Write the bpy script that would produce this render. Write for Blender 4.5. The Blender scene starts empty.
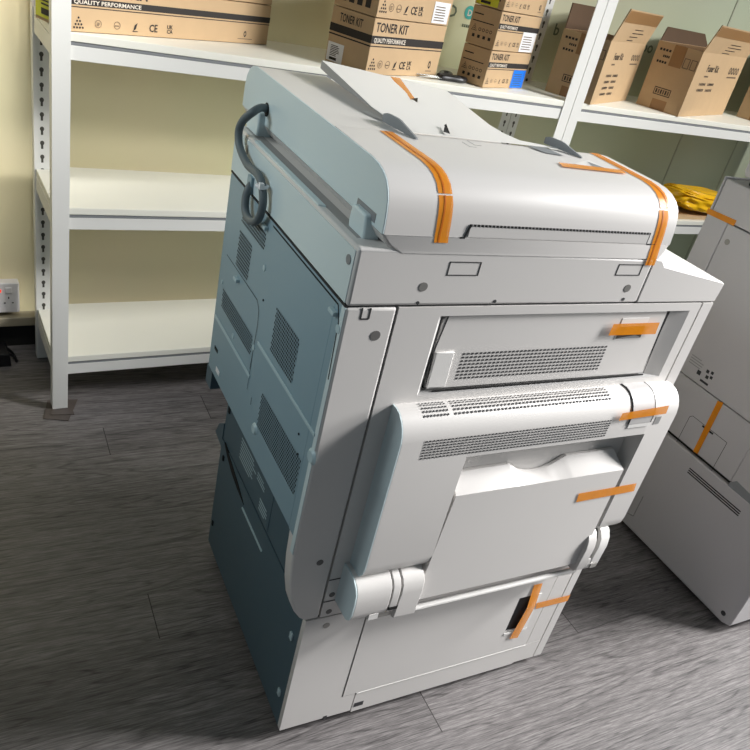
import bpy, bmesh, math, random
from mathutils import Vector, Matrix
random.seed(7)
COL = bpy.context.scene.collection

# ------------------------------------------------------------------ materials
def lin(c):
    return tuple(((v/255)/12.92 if v/255 <= .04045 else ((v/255+.055)/1.055)**2.4) for v in c)

def mat(name, rgb, rough=.5, metal=0., alpha=1., var=.05, vscale=6., bump=0., bscale=300., spec=.5, trans=0., emit=None):
    m = bpy.data.materials.new(name); m.use_nodes = True
    nt = m.node_tree; b = nt.nodes['Principled BSDF']
    c = lin(rgb)
    tc = nt.nodes.new('ShaderNodeTexCoord')
    nz = nt.nodes.new('ShaderNodeTexNoise'); nz.inputs['Scale'].default_value = vscale; nz.inputs['Detail'].default_value = 3
    nt.links.new(tc.outputs['Object'], nz.inputs['Vector'])
    mx = nt.nodes.new('ShaderNodeMix'); mx.data_type = 'RGBA'
    mx.inputs['A'].default_value = (*[v*(1-var) for v in c], 1)
    mx.inputs['B'].default_value = (*[min(1, v*(1+var)) for v in c], 1)
    nt.links.new(nz.outputs['Fac'], mx.inputs['Factor'])
    nt.links.new(mx.outputs['Result'], b.inputs['Base Color'])
    b.inputs['Roughness'].default_value = rough
    b.inputs['Metallic'].default_value = metal
    b.inputs['Alpha'].default_value = alpha
    b.inputs['Specular IOR Level'].default_value = spec
    if trans: b.inputs['Transmission Weight'].default_value = trans
    if emit:
        b.inputs['Emission Color'].default_value = (*lin(emit), 1); b.inputs['Emission Strength'].default_value = 1.
    if bump:
        n2 = nt.nodes.new('ShaderNodeTexNoise'); n2.inputs['Scale'].default_value = bscale
        nt.links.new(tc.outputs['Object'], n2.inputs['Vector'])
        bp = nt.nodes.new('ShaderNodeBump'); bp.inputs['Strength'].default_value = bump; bp.inputs['Distance'].default_value = .001
        nt.links.new(n2.outputs['Fac'], bp.inputs['Height']); nt.links.new(bp.outputs['Normal'], b.inputs['Normal'])
    return m

M = {}
M['white'] = mat('white_plastic', (214, 211, 208), .38, var=.015, bump=.05, bscale=900)
M['white_lt'] = mat('bright_white_plastic', (228, 226, 223), .35, var=.01)
M['seam'] = mat('dark_seam', (38, 38, 40), .7)
M['gap'] = mat('black_gap', (14, 14, 15), .8)
M['recess'] = mat('grey_recess', (150, 149, 148), .5, var=.02)
M['hole'] = mat('dark_vent_hole', (52, 52, 54), .8)
M['cover_side'] = mat('shade_tinted_cover_side', (204, 219, 222), .45, var=.02)  # white plastic tinted blue to carry the shade on the side faces
M['panel'] = mat('shade_tinted_metal_panel', (134, 160, 172), .42, var=.03, bump=.03, bscale=800)  # bluish tint of the shaded side put into the metal colour
M['panel_lo'] = mat('shade_darkened_lower_panel', (74, 96, 107), .42, var=.04)  # darker copy of the panel colour, painting in the dimmer light lower down
M['panel_hole'] = mat('panel_hole', (18, 26, 30), .8)
M['hook'] = mat('pale_metal_hook', (176, 198, 204), .4)
M['tape'] = mat('orange_packing_tape', (230, 142, 22), .25, alpha=.86, var=.12, vscale=60)
M['tape_dk'] = mat('tape_fold', (196, 104, 14), .3, alpha=.92, var=.1, vscale=60)
M['cord'] = mat('grey_cord_sheath', (98, 108, 112), .55)
M['guide'] = mat('mid_grey_plastic', (132, 135, 138), .45)
M['screw'] = mat('screw_steel', (150, 148, 144), .35, metal=.4)
M['screw_hole'] = mat('grey_screw_hole', (104, 102, 100), .6)
M['latch'] = mat('grey_latch_plastic', (186, 184, 183), .4, var=.02)
M['pocket'] = mat('brown_shadow_pocket', (70, 62, 54), .7)
M['rack'] = mat('white_powder_coat', (232, 232, 228), .35, var=.015)
M['board'] = mat('white_shelf_board', (240, 239, 228), .45, var=.015)
M['slot'] = mat('keyhole_dark', (84, 82, 76), .8)
M['kraft'] = mat('kraft_cardboard', (196, 166, 128), .75, var=.06, vscale=25, bump=.1, bscale=200)
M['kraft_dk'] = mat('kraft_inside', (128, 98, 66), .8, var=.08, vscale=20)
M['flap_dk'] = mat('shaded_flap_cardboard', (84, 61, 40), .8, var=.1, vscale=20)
M['ink'] = mat('black_print', (38, 33, 30), .7)
M['ink_grey'] = mat('grey_print', (110, 92, 72), .7)
M['ink_white'] = mat('white_print', (225, 215, 200), .7)
M['label_white'] = mat('white_label_paper', (238, 238, 240), .5)
M['label_yellow'] = mat('yellow_label_paper', (214, 214, 40), .5)
M['label_blue'] = mat('blue_label_paper', (20, 120, 235), .5)
M['box_tape'] = mat('clear_brown_tape', (172, 130, 84), .3, alpha=.75)
M['bag'] = mat('yellow_plastic_bag', (246, 190, 20), .22, var=.12, vscale=18, bump=.9, bscale=55)
M['black'] = mat('black_plastic', (22, 22, 26), .35)
M['steel'] = mat('scissor_steel', (190, 192, 190), .25, metal=.9)
M['socket'] = mat('socket_white', (225, 222, 222), .35)
M['red'] = mat('red_neon', (255, 70, 40), .4, emit=(255, 60, 30))
M['skirt'] = mat('black_skirting', (30, 30, 28), .6)
M['trunk'] = mat('grey_trunking', (150, 142, 122), .5)
M['vinyl'] = mat('grey_vinyl_scrap', (92, 84, 80), .5, var=.25, vscale=40)
M['grey2'] = mat('grey_machine_plastic', (190, 187, 188), .42, var=.015)
M['wall_seam'] = mat('pale_panel_joint', (168, 172, 152), .5)
M['teal'] = mat('teal_vinyl_print', (70, 180, 172), .5)
M['wallprint'] = mat('grey_green_vinyl_print', (104, 116, 96), .5)

def wall_mat():
    m = bpy.data.materials.new('painted_wall'); m.use_nodes = True
    nt = m.node_tree; b = nt.nodes['Principled BSDF']; b.inputs['Roughness'].default_value = .42
    tc = nt.nodes.new('ShaderNodeTexCoord'); sp = nt.nodes.new('ShaderNodeSeparateXYZ'); nt.links.new(tc.outputs['Object'], sp.inputs[0])
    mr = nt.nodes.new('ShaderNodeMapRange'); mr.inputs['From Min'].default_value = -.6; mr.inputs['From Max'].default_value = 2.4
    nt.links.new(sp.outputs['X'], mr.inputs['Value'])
    cr = nt.nodes.new('ShaderNodeValToRGB')  # beige to grey-green ramp, with lighting differences along the wall put into it
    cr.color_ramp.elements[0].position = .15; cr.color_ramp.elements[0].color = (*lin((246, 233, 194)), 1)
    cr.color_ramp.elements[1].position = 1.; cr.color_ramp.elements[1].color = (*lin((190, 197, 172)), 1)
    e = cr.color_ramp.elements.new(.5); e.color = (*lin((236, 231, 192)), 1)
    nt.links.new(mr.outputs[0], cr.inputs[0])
    nz = nt.nodes.new('ShaderNodeTexNoise'); nz.inputs['Scale'].default_value = 2.; nt.links.new(tc.outputs['Object'], nz.inputs['Vector'])
    mx = nt.nodes.new('ShaderNodeMix'); mx.data_type = 'RGBA'; mx.blend_type = 'MULTIPLY'; mx.inputs['Factor'].default_value = .12
    nt.links.new(cr.outputs[0], mx.inputs['A']); nt.links.new(nz.outputs['Color'], mx.inputs['B'])
    nt.links.new(mx.outputs['Result'], b.inputs['Base Color'])
    return m
M['wall'] = wall_mat()

def floor_mat():
    m = bpy.data.materials.new('grey_wood_vinyl_planks'); m.use_nodes = True
    nt = m.node_tree; N = nt.nodes.new; L = nt.links.new; b = nt.nodes['Principled BSDF']
    def math_(op, a=None, bb=None, **k):
        n = N('ShaderNodeMath'); n.operation = op
        for i, v in enumerate((a, bb)):
            if v is None: continue
            if isinstance(v, (int, float)): n.inputs[i].default_value = v
            else: L(v, n.inputs[i])
        if op == 'COMPARE': n.inputs[2].default_value = .4
        return n.outputs[0]
    tc = N('ShaderNodeTexCoord'); sp = N('ShaderNodeSeparateXYZ'); L(tc.outputs['Object'], sp.inputs[0])
    X, Y = sp.outputs['X'], sp.outputs['Y']
    PW, PL = .125, 1.5
    yr = math_('DIVIDE', math_('SUBTRACT', Y, .914), PW); row = math_('FLOOR', yr); fy = math_('SUBTRACT', yr, row)
    k5 = math_('MODULO', math_('SUBTRACT', 1000., row), 5.)
    off = None
    for i, ov in enumerate((-.16, .62, .796, .326, .15)):
        t_ = math_('MULTIPLY', math_('COMPARE', k5, float(i)), ov); off = t_ if off is None else math_('ADD', off, t_)
    xr = math_('DIVIDE', math_('SUBTRACT', X, off), PL); colm = math_('FLOOR', xr); fx = math_('SUBTRACT', xr, colm)
    idc = N('ShaderNodeCombineXYZ'); L(row, idc.inputs[0]); L(colm, idc.inputs[1])
    wn = N('ShaderNodeTexWhiteNoise'); wn.noise_dimensions = '3D'; L(idc.outputs[0], wn.inputs['Vector'])
    # grain: stretched along the plank, shifted per plank
    gv = N('ShaderNodeCombineXYZ')
    L(math_('ADD', math_('MULTIPLY', X, .75), math_('MULTIPLY', wn.outputs['Value'], 37.)), gv.inputs[0])
    L(math_('ADD', math_('MULTIPLY', Y, 9.), math_('MULTIPLY', wn.outputs['Value'], 11.)), gv.inputs[1])
    warp = N('ShaderNodeTexNoise'); warp.inputs['Scale'].default_value = 1.7; warp.inputs['Detail'].default_value = 2; L(gv.outputs[0], warp.inputs['Vector'])
    # cathedral rings: sine of a smooth stretched noise
    ring = math_('SINE', math_('MULTIPLY', warp.outputs['Fac'], 85.))
    ring = math_('POWER', math_('ADD', math_('MULTIPLY', ring, .5), .5), 10.)
    fv = N('ShaderNodeCombineXYZ'); L(math_('MULTIPLY', X, 22.), fv.inputs[0]); L(math_('MULTIPLY', Y, 420.), fv.inputs[1]); L(wn.outputs['Value'], fv.inputs[2])
    fine = N('ShaderNodeTexNoise'); fine.inputs['Scale'].default_value = 1.; fine.inputs['Detail'].default_value = 4; fine.inputs['Roughness'].default_value = .7; L(fv.outputs[0], fine.inputs['Vector'])
    mv = N('ShaderNodeCombineXYZ'); L(math_('MULTIPLY', X, 4.), mv.inputs[0]); L(math_('MULTIPLY', Y, 75.), mv.inputs[1])
    med = N('ShaderNodeTexNoise'); med.inputs['Scale'].default_value = 1.; med.inputs['Detail'].default_value = 3; L(mv.outputs[0], med.inputs['Vector'])
    t = math_('ADD', math_('MULTIPLY', ring, .2), math_('MULTIPLY', fine.outputs['Fac'], 1.25))
    t = math_('ADD', t, math_('MULTIPLY', med.outputs['Fac'], .42))
    t = math_('ADD', t, math_('MULTIPLY', wn.outputs['Value'], .14))
    cr = N('ShaderNodeValToRGB')
    cr.color_ramp.elements[0].position = .0; cr.color_ramp.elements[1].position = 1.
    cr.color_ramp.elements[0].color = (*lin((164, 160, 159)), 1)
    cr.color_ramp.elements[1].color = (*lin((54, 52, 52)), 1)
    e = cr.color_ramp.elements.new(.5); e.color = (*lin((116, 112, 112)), 1)
    mr = N('ShaderNodeMapRange'); mr.inputs['From Min'].default_value = .50; mr.inputs['From Max'].default_value = 1.32; L(t, mr.inputs['Value'])
    L(mr.outputs[0], cr.inputs[0])
    # seams
    sy = math_('MINIMUM', fy, math_('SUBTRACT', 1., fy)); sy = math_('LESS_THAN', math_('MULTIPLY', sy, PW), .0006)
    sx = math_('MINIMUM', fx, math_('SUBTRACT', 1., fx)); sx = math_('LESS_THAN', math_('MULTIPLY', sx, PL), .0011)
    seam = math_('MAXIMUM', math_('MULTIPLY', sy, .45), sx)
    mx = N('ShaderNodeMix'); mx.data_type = 'RGBA'; L(seam, mx.inputs['Factor']); L(cr.outputs[0], mx.inputs['A']); mx.inputs['B'].default_value = (*lin((46, 43, 42)), 1)
    L(mx.outputs['Result'], b.inputs['Base Color'])
    b.inputs['Roughness'].default_value = .42; b.inputs['Specular IOR Level'].default_value = .5
    bp = N('ShaderNodeBump'); bp.inputs['Strength'].default_value = .25; bp.inputs['Distance'].default_value = .001
    L(math_('SUBTRACT', 1., t), bp.inputs['Height']); L(bp.outputs['Normal'], b.inputs['Normal'])
    return m
M['floor'] = floor_mat()

# ------------------------------------------------------------------ mesh builder
class MB:
    def __init__(s): s.v = []; s.f = []; s.mi = []; s.m = []
    def idx(s, m):
        if m not in s.m: s.m.append(m)
        return s.m.index(m)
    def add(s, vs, fs, m):
        o = len(s.v); s.v += [tuple(v) for v in vs]; i = s.idx(m)
        for f in fs: s.f.append([o+k for k in f]); s.mi.append(i)
        return s
    def box(s, x0, x1, y0, y1, z0, z1, m):
        return s.add([(x0,y0,z0),(x1,y0,z0),(x1,y1,z0),(x0,y1,z0),(x0,y0,z1),(x1,y0,z1),(x1,y1,z1),(x0,y1,z1)],
                     [(3,2,1,0),(4,5,6,7),(0,1,5,4),(1,2,6,5),(2,3,7,6),(3,0,4,7)], m)
    def prism(s, poly, axis, a, b, m):
        # poly in the two remaining axes, in order x<y<z; extruded along axis from a to b
        def P(u, v, w): return {'x': (w,u,v), 'y': (u,w,v), 'z': (u,v,w)}[axis]
        ar = sum(poly[i][0]*poly[(i+1)%len(poly)][1]-poly[(i+1)%len(poly)][0]*poly[i][1] for i in range(len(poly)))
        if (ar > 0) == (axis == 'y'): poly = poly[::-1]
        n = len(poly)
        vs = [P(u,v,a) for u,v in poly]+[P(u,v,b) for u,v in poly]
        fs = [tuple(range(n))[::-1], tuple(range(n,2*n))]+[(i,(i+1)%n,n+(i+1)%n,n+i) for i in range(n)]
        return s.add(vs, fs, m)
    def quad(s, a, b, c, d, m): return s.add([a,b,c,d], [(0,1,2,3)], m)
    def cyl(s, c, ax, r, h, m, n=14, r2=None):
        ax = Vector(ax).normalized(); t = ax.orthogonal().normalized(); u = ax.cross(t); c = Vector(c); r2 = r if r2 is None else r2
        vs = []; 
        for k, rr in ((0, r), (h, r2)):
            for i in range(n):
                a = 2*math.pi*i/n; vs.append(c+ax*k+(t*math.cos(a)+u*math.sin(a))*rr)
        return s.add(vs, [tuple(range(n))[::-1], tuple(range(n,2*n))]+[(i,(i+1)%n,n+(i+1)%n,n+i) for i in range(n)], m)
    def tube(s, pts, r, m, n=10, closed=False, sub=6):
        P = [Vector(p) for p in pts]; C = []
        K = len(P)
        rng = range(K if closed else K-1)
        for i in rng:
            p0 = P[(i-1) % K] if (closed or i > 0) else P[0]*2-P[1]
            p1, p2 = P[i], P[(i+1) % K]
            p3 = P[(i+2) % K] if (closed or i+2 < K) else P[-1]*2-P[-2]
            for j in range(sub):
                t = j/sub
                C.append(.5*((2*p1)+(p2-p0)*t+(2*p0-5*p1+4*p2-p3)*t*t+(3*p1-p0-3*p2+p3)*t**3))
        if not closed: C.append(P[-1])
        vs = []; prev = None; L = len(C)
        for i, c in enumerate(C):
            d = (C[(i+1) % L]-C[i-1]) if (closed or 0 < i < L-1) else (C[1]-C[0] if i == 0 else C[-1]-C[-2])
            d.normalize()
            t = d.orthogonal().normalized() if prev is None else (prev-d*prev.dot(d)).normalized()
            prev = t; u = d.cross(t)
            for k in range(n):
                a = 2*math.pi*k/n; vs.append(c+(t*math.cos(a)+u*math.sin(a))*r)
        fs = []
        for i in range(L if closed else L-1):
            j = (i+1) % L
            for k in range(n): fs.append((i*n+k, i*n+(k+1) % n, j*n+(k+1) % n, j*n+k))
        if not closed: fs += [tuple(range(n))[::-1], tuple(range((L-1)*n, L*n))]
        return s.add(vs, fs, m)
    def text(s, txt, o, u, v, size, m, align='LEFT', squash=1., bold=.018):
        cu = bpy.data.curves.new('t', 'FONT'); cu.body = txt; cu.size = size; cu.align_x = align; cu.resolution_u = 2; cu.offset = size*bold
        ob = bpy.data.objects.new('t', cu); me = bpy.data.meshes.new_from_object(ob)
        o, u, v = Vector(o), Vector(u), Vector(v)
        s.add([o+u*p.co.x*squash+v*p.co.y for p in me.vertices], [tuple(p.vertices) for p in me.polygons], m)
        bpy.data.objects.remove(ob); bpy.data.curves.remove(cu); bpy.data.meshes.remove(me)
        return s
    def build(s, name, parent=None, off=(0,0,0), bevel=0., seg=2, smooth=35, label=None):
        me = bpy.data.meshes.new(name); me.from_pydata([(x-off[0],y-off[1],z-off[2]) for x,y,z in s.v], [], s.f)
        for m in s.m: me.materials.append(M[m])
        me.polygons.foreach_set('material_index', s.mi); me.update()
        if smooth:
            me.polygons.foreach_set('use_smooth', [True]*len(me.polygons)); me.set_sharp_from_angle(angle=math.radians(smooth))
        o = bpy.data.objects.new(name, me); COL.objects.link(o)
        if parent: o.parent = parent
        if bevel:
            b = o.modifiers.new('bevel', 'BEVEL'); b.width = bevel; b.segments = seg; b.limit_method = 'ANGLE'; b.angle_limit = math.radians(40); b.use_clamp_overlap = True
        if label: o['label'] = label
        return o

def tag(o, label, cat, group=None, kind=None):
    o['label'] = label; o['category'] = cat
    if group: o['group'] = group
    if kind: o['kind'] = kind
    return o
def thing(name, loc, label, cat, rz=0, group=None):
    o = bpy.data.objects.new(name, None); COL.objects.link(o); o.location = loc; o.rotation_euler = (0,0,rz); o.empty_display_size = .05
    return tag(o, label, cat, group)

# ------------------------------------------------------------------ camera
f = 748.185
R = ((0.88101177, -0.42328125, 0.2113084), (-0.05576227, -0.53644683, -0.84208988), (0.46979658, 0.73010806, -0.4962191))
C = (-0.46784, -0.74831, 1.33590)
cam = bpy.data.cameras.new('camera'); co = bpy.data.objects.new('camera', cam); COL.objects.link(co)
cam.sensor_width = 36; cam.lens = f/750*36; cam.clip_start = .01
m4 = Matrix(((R[0][0], -R[1][0], -R[2][0], C[0]), (R[0][1], -R[1][1], -R[2][1], C[1]), (R[0][2], -R[1][2], -R[2][2], C[2]), (0,0,0,1)))
co.matrix_world = m4
bpy.context.scene.camera = co

# ------------------------------------------------------------------ shelving frame of reference
SA = .0579; SQ = Vector((-.2812, 1.1408, 0))
SU = Vector((math.cos(SA), math.sin(SA), 0)); SV = Vector((-math.sin(SA), math.cos(SA), 0))
def S(a, b, z=0): return SQ+SU*a+SV*b+Vector((0,0,z))
WB = .385                       # wall plane, in shelf depth
Z1, Z2, Z3 = .1747, .6056, 1.0113

# ------------------------------------------------------------------ room shell
o = MB().quad((-3,-3,0),(5.5,-3,0),(5.5,2.6,0),(-3,2.6,0),'floor').build('floor'); o['kind'] = 'structure'
w = MB().box(-2.5, 5., 0, .1, 0, 2.7, 'wall').build('wall_back'); w.location = S(0,WB); w.rotation_euler = (0,0,SA); w['kind'] = 'structure'
mb = MB().box(-2.5, 4.9, -.012, -.001, 0.001, .112, 'skirt'); t = mb.build('baseboard_back'); t.location = S(0,WB); t.rotation_euler = (0,0,SA); t['kind'] = 'structure'
mb = MB().box(-2.5, 4.9, -.045, -.001, .087, .117, 'trunk'); t = mb.build('trim_1', bevel=.003); t.location = S(0,WB); t.rotation_euler = (0,0,SA); t['kind'] = 'structure'
for i, a in enumerate((2.672, 3.078)):
    t = MB().box(-.004, .004, -.003, -.0005, .12, 2.6, 'wall_seam').build('trim_%d' % (i+2)); t.location = S(a,WB); t.rotation_euler = (0,0,SA); t['kind'] = 'structure'

# vinyl lettering on the wall (partly hidden by the cartons)
def wall_sign(name, a, z, label, build):
    r = MB(); build(r); ob = r.build(name, smooth=0); ob.location = S(a, WB-.0012, z); ob.rotation_euler = (0,0,SA); tag(ob, label, 'wall lettering', 'vinyl lettering on the wall')
def sg1(r):
    r.text('oD', (-.088,0,-.020), (1,0,0), (0,0,1), .052, 'wallprint')
    n = 28; rr = .021
    r.add([(  .031+rr*math.cos(2*math.pi*i/n), 0, .003+rr*math.sin(2*math.pi*i/n)) for i in range(n)], [tuple(range(n))], 'teal')
    r.text('D', (.0215,-.0006,-.007), (1,0,0), (0,0,1), .027, 'ink_white')
    for k in range(7): r.quad((.012+k*.0085,0,-.043),(.018+k*.0085,0,-.043),(.018+k*.0085,0,-.034),(.012+k*.0085,0,-.034),'wallprint')
wall_sign('wall_lettering', 1.335, 1.178, 'teal disc logo and grey letters on the wall between two carton stacks', sg1)
wall_sign('wall_lettering', 1.755, 1.165, 'single grey wall letter beside the fuser carton that the post hides', lambda r: r.text('b', (-.004,0,0), (1,0,0), (0,0,1), .055, 'wallprint'))
wall_sign('wall_lettering', 2.235, 1.168, 'two grey round wall letters between the two open fuser cartons', lambda r: r.text('oo', (-.012,0,0), (1,0,0), (0,0,1), .06, 'wallprint'))

# wall socket
sk = thing('wall_socket', S(-.115, WB, .13), 'white twin switched wall socket with a glowing red light above the grey trunking', 'socket', SA)
MB().box(-.06, .078, -.035, -.001, 0, .1, 'socket').build('faceplate', sk, bevel=.004)
for k, cx in enumerate((-.03, .048)):
    r = MB().box(cx-.009, cx+.009, -.0385, -.035, .068, .086, 'socket'); r.build('switch', sk, bevel=.001)
    r = MB()
    for dx, dz, ww, hh in ((0,.012,.003,.007), (-.011,-.003,.005,.003), (.011,-.003,.005,.003)):
        r.box(cx+dx-ww/2, cx+dx+ww/2, -.0356, -.0349, .036+dz, .036+dz+hh, 'gap')
    r.build('socket_holes', sk)
MB().box(.018, .028, -.0362, -.035, .07, .079, 'red').build('neon_light', sk, label='small red light')
# black power adapter
ad = thing('power_adapter', S(-.125, .29, 0), 'black power adapter box lying on the floor below the wall socket', 'adapter', SA)
MB().prism([(-.06,0),(.05,0),(.044,.045),(-.06,.045)], 'y', -.04, .035, 'black').build('adapter_case', ad, bevel=.004)
MB().tube([(.045,0,.02),(.062,.0,.01),(.066,-.02,.006),(.06,.03,.006),(.04,.07,.006),(.0,.08,.006)], .004, 'black').build('cable', ad)

# vinyl scrap under the post
vs = thing('floor_scrap', S(.02, -.005, 0), 'scraps of grey vinyl plank wedged under the straight shelf post', 'floor scrap', SA)
MB().prism([(-.026,.055),(.055,.045),(.012,-.054),(-.05,-.032)], 'z', .0005, .0025, 'vinyl').build('lower_scrap', vs)
MB().prism([(-.012,.05),(.03,.05),(.032,-.03),(-.03,-.02)], 'z', .0025, .0045, 'vinyl').build('upper_scrap', vs)

# ------------------------------------------------------------------ shelving bays
def shelf_bay(a0, L, label, z_mid, zb=.0048):
    r = thing('shelving_unit', S(a0, 0, 0), label, 'shelf', SA, 'white boltless shelving bays')
    D = .315; H = 1.5; W = .04; T = .0025
    for k, (x, y) in enumerate(((0,0),(L,0),(0,D),(L,D))):
        mb = MB(); sx = 1 if x == 0 else -1
        x0, x1 = sorted((x, x+sx*W))
        if y == 0:
            mb.box(x0, x1, 0, T, zb, H, 'rack')                       # face
            xa, xb = sorted((x, x+sx*T)); mb.box(xa, xb, T, .034, zb, H, 'rack')
        else:
            mb.box(x0, x1, D-.034, D-.034+T, zb if k == 2 else 0.0005, H, 'rack')
            xa, xb = sorted((x, x+sx*T)); mb.box(xa, xb, D-.034+T, D, zb if k == 2 else 0.0005, H, 'rack')
        # keyholes
        z = .19
        while z < H-.05:
            cx = x+sx*(W*.5)
            if y:
                yy = D-.0345
                n = 8
                mb.add([(cx+.0055*math.cos(2*math.pi*i/n), yy, z+.0065*math.sin(2*math.pi*i/n)) for i in range(n)], [tuple(range(n))], 'slot')
                mb.quad((cx-.0028,yy,z-.016),(cx+.0028,yy,z-.016),(cx+.0028,yy,z),(cx-.0028,yy,z),'slot')
            z += .0375
        mb.build('post', r)
    for zt in (Z1, z_mid, Z3):
        mb = MB().box(.004, L-.004, .002, D-.003, zt-.018, zt, 'board')
        mb.build('shelf_board', r, bevel=.0015)
        fr = MB()
        fr.box(W*.5, L-W*.5, .0036, .03, zt-.058, zt-.026, 'rack')
        fr.box(W*.5, L-W*.5, .0036, .012, zt-.026, zt-.0185, 'guide')
        fr.build('front_beam', r, bevel=.001)
        fr = MB().box(W*.5, L-W*.5, D-.0095, D-.004, zt-.058, zt-.0185, 'rack'); fr.build('rear_beam', r)
        for xx in (.003, L-.006):
            MB().prism([(.036,zt-.058),(D-.036,zt-.058),(D-.036,zt-.0185),(.036,zt-.0185)], 'x', xx, xx+.003, 'rack').build('side_beam', r)
    return r
shelf_bay(0, 1.581, 'white boltless metal shelving bay holding toner cartons on its top board', Z2)
shelf_bay(1.584, 1.6, 'white boltless metal shelving bay behind the grey copier, holding open fuser cartons', .618, zb=.0006)

# ------------------------------------------------------------------ cartons
def pyramid(mb, o, u, v, s, m='ink'):
    o, u, v = Vector(o), Vector(u), Vector(v)
    for rw in range(4):
        for k in range(rw+1):
            c = o+u*((k-rw/2)*s*.28)+v*((1.5-rw)*s*.27)
            n = 6; mb.add([c+(u*math.cos(2*math.pi*i/n)+v*math.sin(2*math.pi*i/n))*s*.1 for i in range(n)], [tuple(range(n))], m)
def ring(mb, o, u, v, r, m, w=.14, sx=1.):
    o, u, v = Vector(o), Vector(u), Vector(v); n = 16; vs = []
    for i in range(n):
        d = u*math.cos(2*math.pi*i/n)*sx+v*math.sin(2*math.pi*i/n); vs += [o+d*r, o+d*r*(1-w)]
    mb.add(vs, [(2*i, 2*((i+1) % n), 2*((i+1) % n)+1, 2*i+1) for i in range(n)], m)
def feather(mb, o, u, v, s, m):
    o, u, v = Vector(o), Vector(u), Vector(v)
    mb.add([o+u*(-.3*s)+v*(-.5*s), o+u*(.1*s)+v*(-.25*s), o+u*(.32*s)+v*(.5*s), o+u*(-.1*s)+v*(.2*s)], [(0,1,2,3)], m)
    mb.add([o+u*(-.4*s)+v*(-.5*s), o+u*(.4*s)+v*(-.5*s), o+u*(.4*s)+v*(-.6*s), o+u*(-.4*s)+v*(-.6*s)], [(3,2,1,0)], m)
def bars(mb, o, u, v, W, H, n, m, fill=.5, seed=0):
    rn = random.Random(seed); o, u, v = Vector(o), Vector(u), Vector(v)
    for i in range(n):
        z = H*(1-(i+1)/n); L = W*(.6+.4*rn.random())
        mb.add([o+v*z, o+u*L+v*z, o+u*L+v*(z+H/n*fill), o+v*(z+H/n*fill)], [(0,1,2,3)], m)
def icon_row(mb, face, xs, z, s):
    o, u, v, nrm = face
    P = lambda x: o+u*x+v*z
    pyramid(mb, P(xs[0]), u, v, s*1.25)
    ring(mb, P(xs[1]), u, v, s*.42, 'ink_grey'); bars(mb, P(xs[1])-u*s*.2-v*s*.2, u, v, s*.4, s*.4, 3, 'ink_grey')
    ring(mb, P(xs[2]), u, v, s*.42, 'ink_grey'); bars(mb, P(xs[2])-u*s*.3-v*s*.1, u, v, s*.6, s*.2, 1, 'ink_grey')
    feather(mb, P(xs[3]), u, v, s*.9, 'ink')
    mb.text('CE', P(xs[4])-v*s*.4-u*s*.5, u, v, s*1.15, 'ink', squash=.85)
    mb.text('UK', P(xs[5])+v*s*.06-u*s*.4, u, v, s*.62, 'ink'); mb.text('CA', P(xs[5])-v*s*.46-u*s*.4, u, v, s*.62, 'ink')
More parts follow.
